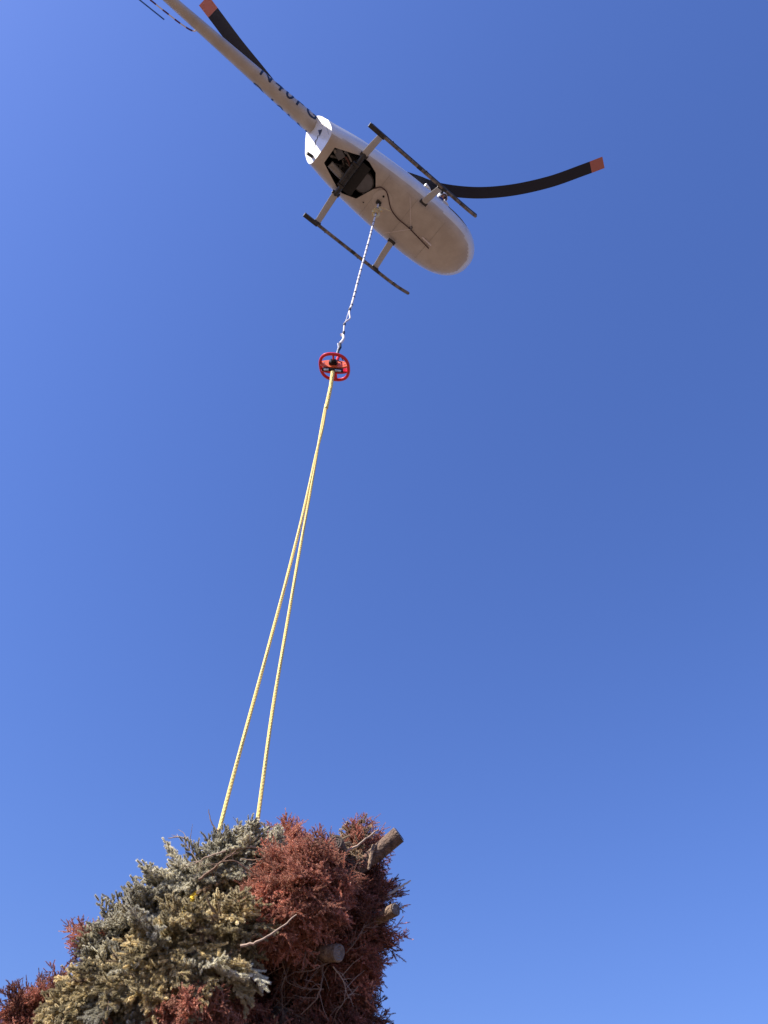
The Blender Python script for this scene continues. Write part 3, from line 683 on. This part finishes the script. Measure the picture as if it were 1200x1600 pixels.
def tree(label, pts, radii, kind, count, trunk_r=(.055, .015), butt=None, mix=None, tipbias=.8, tlo=0.0, thi=1.0, bark=BARK, cut=CUTD, droop=.2, scale=(.6, 1.25), inner=.25):
    P_ = [Kp(*q) for q in pts]
    o = thing('cut_conifer', label, 'conifer', loc=P_[0], group=GRP)
    sp = catmull(rel(P_, P_[0]), 8); n = len(sp); o_ = P_[0]
    m = MB(); m.tube(sp, [trunk_r[0] + (trunk_r[1] - trunk_r[0]) * i / (n - 1) for i in range(n)], 14); tr = m.build('trunk', bark, o)
    d0 = (sp[0] - sp[1]).normalized(); m = MB(); r0 = trunk_r[0]
    a = Vector((0, 0, 1)) if abs(d0.z) < .9 else Vector((1, 0, 0)); u = d0.cross(a).normalized(); w = d0.cross(u)
    cv = []; cf = []; NR = 6
    jit = [rt.uniform(.88, .97) for _ in range(18)]
    for q in range(NR):
        f = 1 - q / NR
        cv += [sp[0] + d0 * (.004 + (.004 if q % 2 else 0)) + (u * math.cos(k * math.pi / 9) + w * math.sin(k * math.pi / 9)) * r0 * f * jit[k] for k in range(18)]
    for q in range(NR - 1): cf += [(q * 18 + k, q * 18 + (k + 1) % 18, (q + 1) * 18 + (k + 1) % 18, (q + 1) * 18 + k) for k in range(18)]
    m.add(cv + [sp[0] + d0 * .006], cf + [((NR - 1) * 18 + k, (NR - 1) * 18 + (k + 1) % 18, NR * 18) for k in range(18)]); m.build('cut_face', cut, tr, smooth=False)
    for c in range(count):
        t = tlo + (thi - tlo) * ((c + rt.random()) / count); f = t * (n - 1); i = min(int(f), n - 2); p = sp[i].lerp(sp[i + 1], f - i); d = (sp[i + 1] - sp[i]).normalized()
        rr_ = radii[0] + (radii[-1] - radii[0]) * t if len(radii) == 2 else np.interp(t, np.linspace(0, 1, len(radii)), radii)
        a = rt.uniform(0, 2 * math.pi); u = d.cross(Vector((0, 0, 1))).normalized(); w = u.cross(d)
        out = u * math.cos(a) + w * math.sin(a)
        if t > .93: out *= .3
        bd_ = (out + d * tipbias * rt.uniform(.4, 1.3) + Vector((0, 0, -droop * rt.random()))).normalized()
        off = rt.uniform(0, inner); L = max(.16, (rr_ * 1.12 * (1 - off)) * rt.uniform(*scale))
        base = p + out * rr_ * off * .6
        kd = kind if not mix or rt.random() > mix[1] else mix[0]
        if rt.random() < (.08 if kd in ('grey', 'olive') else .0): kd = 'tan'
        elif kd in ('grey', 'olive') and rt.random() < .07: kd = 'olive' if kd == 'grey' else 'grey'
        b = bpy.data.objects.new('bough', BM_[kd][rt.randrange(len(BM_[kd]))]); COL.objects.link(b); b.parent = o
        z = (Vector((0, 0, 1)) * .8 + out * .9 + Vector((rt.gauss(0, .4), rt.gauss(0, .4), rt.gauss(0, .4))));
        x = bd_; y = z.cross(x).normalized(); z = x.cross(y)
        sc_ = L / .46 * 1.02; sw = min(1.25, max(.75, sc_))
        mm = Matrix((x, y, z)).transposed().to_4x4(); b.matrix_local = Matrix.Translation(base) @ mm @ Matrix.Diagonal((sc_, sw, sw, 1))
    return o, o_
def branch(o, o_, pts, r, material=TWIGP, name='bare_branch', twigs=0):
    m = MB(); c = catmull(rel([Kp(*q) for q in pts], o_), 6); n = len(c)
    c = [p + Vector((rt.gauss(0, .002), rt.gauss(0, .002), rt.gauss(0, .002))) for p in c]
    m.tube(c, [r * (1 - .6 * i / (n - 1)) for i in range(n)], 7)
    for k in range(twigs):
        i = rt.randrange(1, n - 1); d = (c[i + 1] - c[i]).normalized(); q = (d * .7 + Vector((rt.gauss(0, .6), rt.gauss(0, .6), rt.gauss(0, .6)))).normalized() * rt.uniform(.06, .2)
        m.tube([c[i], c[i] + q * .5 + Vector((0, 0, rt.gauss(0, .01))), c[i] + q], [r * .4, r * .3, r * .15], 5)
    return m.build(name, material, o)

# grey-green tree along the top left edge
A, Ao = tree('grey-green conifer along the upper left edge of the bundle, just under the yellow ropes',
     [(525, 1335, -.02), (465, 1352, -.12), (408, 1337, -.24), (350, 1350, -.22), (310, 1378, -.16), (240, 1425, -.12), (172, 1482, -.05)], [.14, .20, .26, .28, .32, .30, .24], 'grey', 230, trunk_r=(.062, .015), tlo=.22, droop=.6, tipbias=1.0, scale=(.6, 1.08))
branch(A, Ao, [(445, 1345, -.35), (400, 1325, -.42), (360, 1328, -.40)], .010, twigs=3)
branch(A, Ao, [(420, 1330, -.36), (398, 1305, -.40), (372, 1293, -.38)], .008, twigs=3)
branch(A, Ao, [(408, 1285, -.1), (425, 1300, -.1), (440, 1318, -.1)], .008)
branch(A, Ao, [(345, 1305, -.2), (330, 1285, -.2), (326, 1266, -.2)], .006, TW)
branch(A, Ao, [(290, 1350, -.2), (262, 1365, -.2), (240, 1352, -.2)], .006, TW)
branch(A, Ao, [(310, 1375, -.45), (340, 1352, -.48), (368, 1330, -.46)], .010, TW, twigs=3)
for pp in ([(452, 1342, -.45), (425, 1338, -.5), (398, 1344, -.5), (375, 1342, -.46)], [(430, 1300, -.35), (415, 1322, -.45), (412, 1345, -.48)],
           [(395, 1365, -.5), (365, 1345, -.54), (330, 1352, -.5)], [(352, 1330, -.45), (325, 1338, -.48), (300, 1352, -.46)], [(300, 1316, -.2), (280, 1308, -.2), (262, 1310, -.2)]):
    branch(A, Ao, pp, .0065, TWIGP if rt.random() < .6 else TW, twigs=4)
# pale olive tree across the middle
B, Bo = tree('pale olive conifer across the middle of the bundle, tip to the lower left',
     [(455, 1450, -.30), (395, 1435, -.44), (320, 1468, -.52), (240, 1508, -.48), (170, 1540, -.38), (110, 1580, -.25)], [.20, .27, .32, .32, .30, .24], 'olive', 125, trunk_r=(.045, .012), tlo=.1, mix=('tan', .08), droop=.9, tipbias=1.0)
branch(B, Bo, [(376, 1479, -.76), (405, 1470, -.78), (440, 1449, -.78), (463, 1428, -.76)], .009, TWIGP, twigs=0)
B2, B2o = tree('drooping olive conifer hanging below the pale olive one over the dark hollow',
     [(400, 1515, -.35), (360, 1515, -.5), (300, 1540, -.5), (220, 1580, -.4), (140, 1625, -.2), (90, 1670, -.1)], [.12, .18, .20, .24, .26, .24], 'olive', 75, trunk_r=(.04, .012), tlo=.12, mix=('grey', .35), droop=.9, tipbias=.9)
# rust red tree at the top right
C_, Co = tree('rust red dead conifer at upper right with a thick log end sticking out',
     [(623, 1304, -.26), (574, 1345, -.18), (520, 1380, -.30), (476, 1393, -.38), (446, 1412, -.42), (424, 1442, -.42)], [.08, .14, .29, .35, .27, .20], 'red', 220, trunk_r=(.060, .03), tlo=.34, bark=BARK, cut=CUTD, tipbias=.35, droop=.0)
branch(C_, Co, [(584, 1322, -.24), (578, 1345, -.28), (575, 1360, -.3)], .018, BARKL, 'branch_stub')
branch(C_, Co, [(535, 1335, -.3), (562, 1318, -.3), (590, 1297, -.24)], .011, TWIGP)
T_, To = tree('small bleached tan conifer top peeping out beside the thick log end',
     [(525, 1317, -.42), (536, 1334, -.20), (546, 1330, -.04), (558, 1320, -.02)], [.10, .13, .12, .08], 'tan', 34, trunk_r=(.055, .02), mix=('red', .3), cut=CUTD)
T2, T2o = tree('thin red conifer top rising behind the upper end of the thick log',
     [(555, 1345, .1), (570, 1325, .08), (582, 1306, .06)], [.06, .09, .08], 'red', 12, trunk_r=(.02, .006))
T3, T3o = tree('rust red conifer whose pointed top stands up in the middle of the bundle',
     [(500, 1420, .05), (478, 1370, .02), (463, 1345, .0), (459, 1316, .0)], [.20, .14, .11, .06], 'red', 60, trunk_r=(.04, .008), tipbias=.7, droop=-.2)
# dark red tree at the right, seen at its sawn butt
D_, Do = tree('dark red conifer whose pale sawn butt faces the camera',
     [(529, 1489, -.44), (505, 1487, -.32), (497, 1462, .0), (525, 1420, .35), (550, 1380, .5)], [.30, .40, .42, .40, .34], 'dark', 150, trunk_r=(.052, .04), tlo=.34, bark=BARKL, cut=CUTL, mix=('red', .2), tipbias=.2, droop=.1)
for pp, r_ in (([(515, 1492, -.32), (490, 1488, -.38), (462, 1484, -.38), (440, 1486, -.3)], .011), ([(512, 1480, -.28), (500, 1450, -.32), (495, 1420, -.3), (492, 1400, -.3)], .012),
              ([(505, 1500, -.3), (503, 1530, -.34), (495, 1560, -.34), (470, 1585, -.3)], .012), ([(520, 1500, -.32), (490, 1515, -.4), (465, 1520, -.36)], .008),
              ([(505, 1545, -.3), (480, 1545, -.34), (455, 1538, -.3), (430, 1520, -.26)], .007), ([(512, 1470, -.3), (512, 1440, -.36), (520, 1415, -.34)], .007),
              ([(450, 1500, -.3), (458, 1470, -.34), (450, 1440, -.32), (452, 1410, -.3)], .007), ([(470, 1530, -.32), (478, 1500, -.36), (470, 1460, -.36), (476, 1425, -.34)], .007),
              ([(540, 1490, -.3), (556, 1470, -.32), (570, 1445, -.3)], .008), ([(520, 1510, -.33), (535, 1530, -.33), (545, 1560, -.3)], .008), ([(445, 1455, -.3), (440, 1490, -.33), (448, 1530, -.3)], .006),
              ([(430, 1560, -.1), (460, 1585, -.12), (490, 1600, -.1)], .007), ([(455, 1500, -.2), (440, 1550, -.22), (445, 1600, -.2)], .008), ([(560, 1540, -.25), (530, 1575, -.28), (520, 1600, -.2)], .007)):
    branch(D_, Do, pp, r_ * .62, TWIGP if rt.random() < .3 else TW, twigs=9)
E_, Eo = tree('dark red conifer on the right flank with a broken stub end facing right',
     [(618, 1421, -.30), (592, 1434, -.18), (552, 1455, .0), (535, 1500, .05), (522, 1570, .1)], [.08, .16, .22, .28, .28], 'dark', 160, trunk_r=(.042, .03), tlo=.32, mix=('red', .45), tipbias=.15, droop=.15, bark=BARKL, cut=CUTL)
branch(E_, Eo, [(600, 1402, -.1), (622, 1388, -.1), (642, 1376, -.1)], .012, TWIGW, 'white_branch', twigs=0)
branch(E_, Eo, [(605, 1407, -.1), (616, 1400, -.1), (628, 1397, -.1)], .006, TW)
F_, Fo = tree('dark red conifer between the thick log and the broken stub on the right',
     [(540, 1395, .1), (555, 1388, .05), (562, 1385, .0), (568, 1382, -.05)], [.24, .18, .13, .08], 'dark', 60, trunk_r=(.03, .01), mix=('red', .5), tipbias=.2)
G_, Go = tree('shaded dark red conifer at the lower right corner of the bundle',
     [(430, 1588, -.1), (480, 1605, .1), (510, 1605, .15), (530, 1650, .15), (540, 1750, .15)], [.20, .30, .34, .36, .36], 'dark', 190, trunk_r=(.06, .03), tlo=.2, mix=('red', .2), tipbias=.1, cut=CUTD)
I_, Io = tree('rust red conifer sprig below the olive fronds at the bottom of the picture',
     [(380, 1605, -.3), (340, 1585, -.45), (300, 1595, -.5), (250, 1620, -.45), (180, 1680, -.3)], [.14, .20, .22, .24, .22], 'red', 100, trunk_r=(.035, .012), mix=('dark', .1), droop=.2)
J_, Jo = tree('purplish red conifer tip at the far lower left of the bundle',
     [(230, 1600, .0), (160, 1580, .0), (100, 1578, .02), (62, 1585, .04), (38, 1592, .05)], [.26, .26, .24, .20, .12], 'dark', 110, trunk_r=(.03, .01), mix=('red', .5), tipbias=1.0, droop=-.1)
K_, Ko = tree('purple red conifer top showing on the left edge between grey-green and olive fronds',
     [(260, 1500, .05), (210, 1490, .05), (170, 1478, .05), (145, 1470, .05)], [.22, .22, .16, .10], 'dark', 40, trunk_r=(.025, .01), mix=('red', .5), tipbias=1.0)
# trees at the back and the underside that close the bundle
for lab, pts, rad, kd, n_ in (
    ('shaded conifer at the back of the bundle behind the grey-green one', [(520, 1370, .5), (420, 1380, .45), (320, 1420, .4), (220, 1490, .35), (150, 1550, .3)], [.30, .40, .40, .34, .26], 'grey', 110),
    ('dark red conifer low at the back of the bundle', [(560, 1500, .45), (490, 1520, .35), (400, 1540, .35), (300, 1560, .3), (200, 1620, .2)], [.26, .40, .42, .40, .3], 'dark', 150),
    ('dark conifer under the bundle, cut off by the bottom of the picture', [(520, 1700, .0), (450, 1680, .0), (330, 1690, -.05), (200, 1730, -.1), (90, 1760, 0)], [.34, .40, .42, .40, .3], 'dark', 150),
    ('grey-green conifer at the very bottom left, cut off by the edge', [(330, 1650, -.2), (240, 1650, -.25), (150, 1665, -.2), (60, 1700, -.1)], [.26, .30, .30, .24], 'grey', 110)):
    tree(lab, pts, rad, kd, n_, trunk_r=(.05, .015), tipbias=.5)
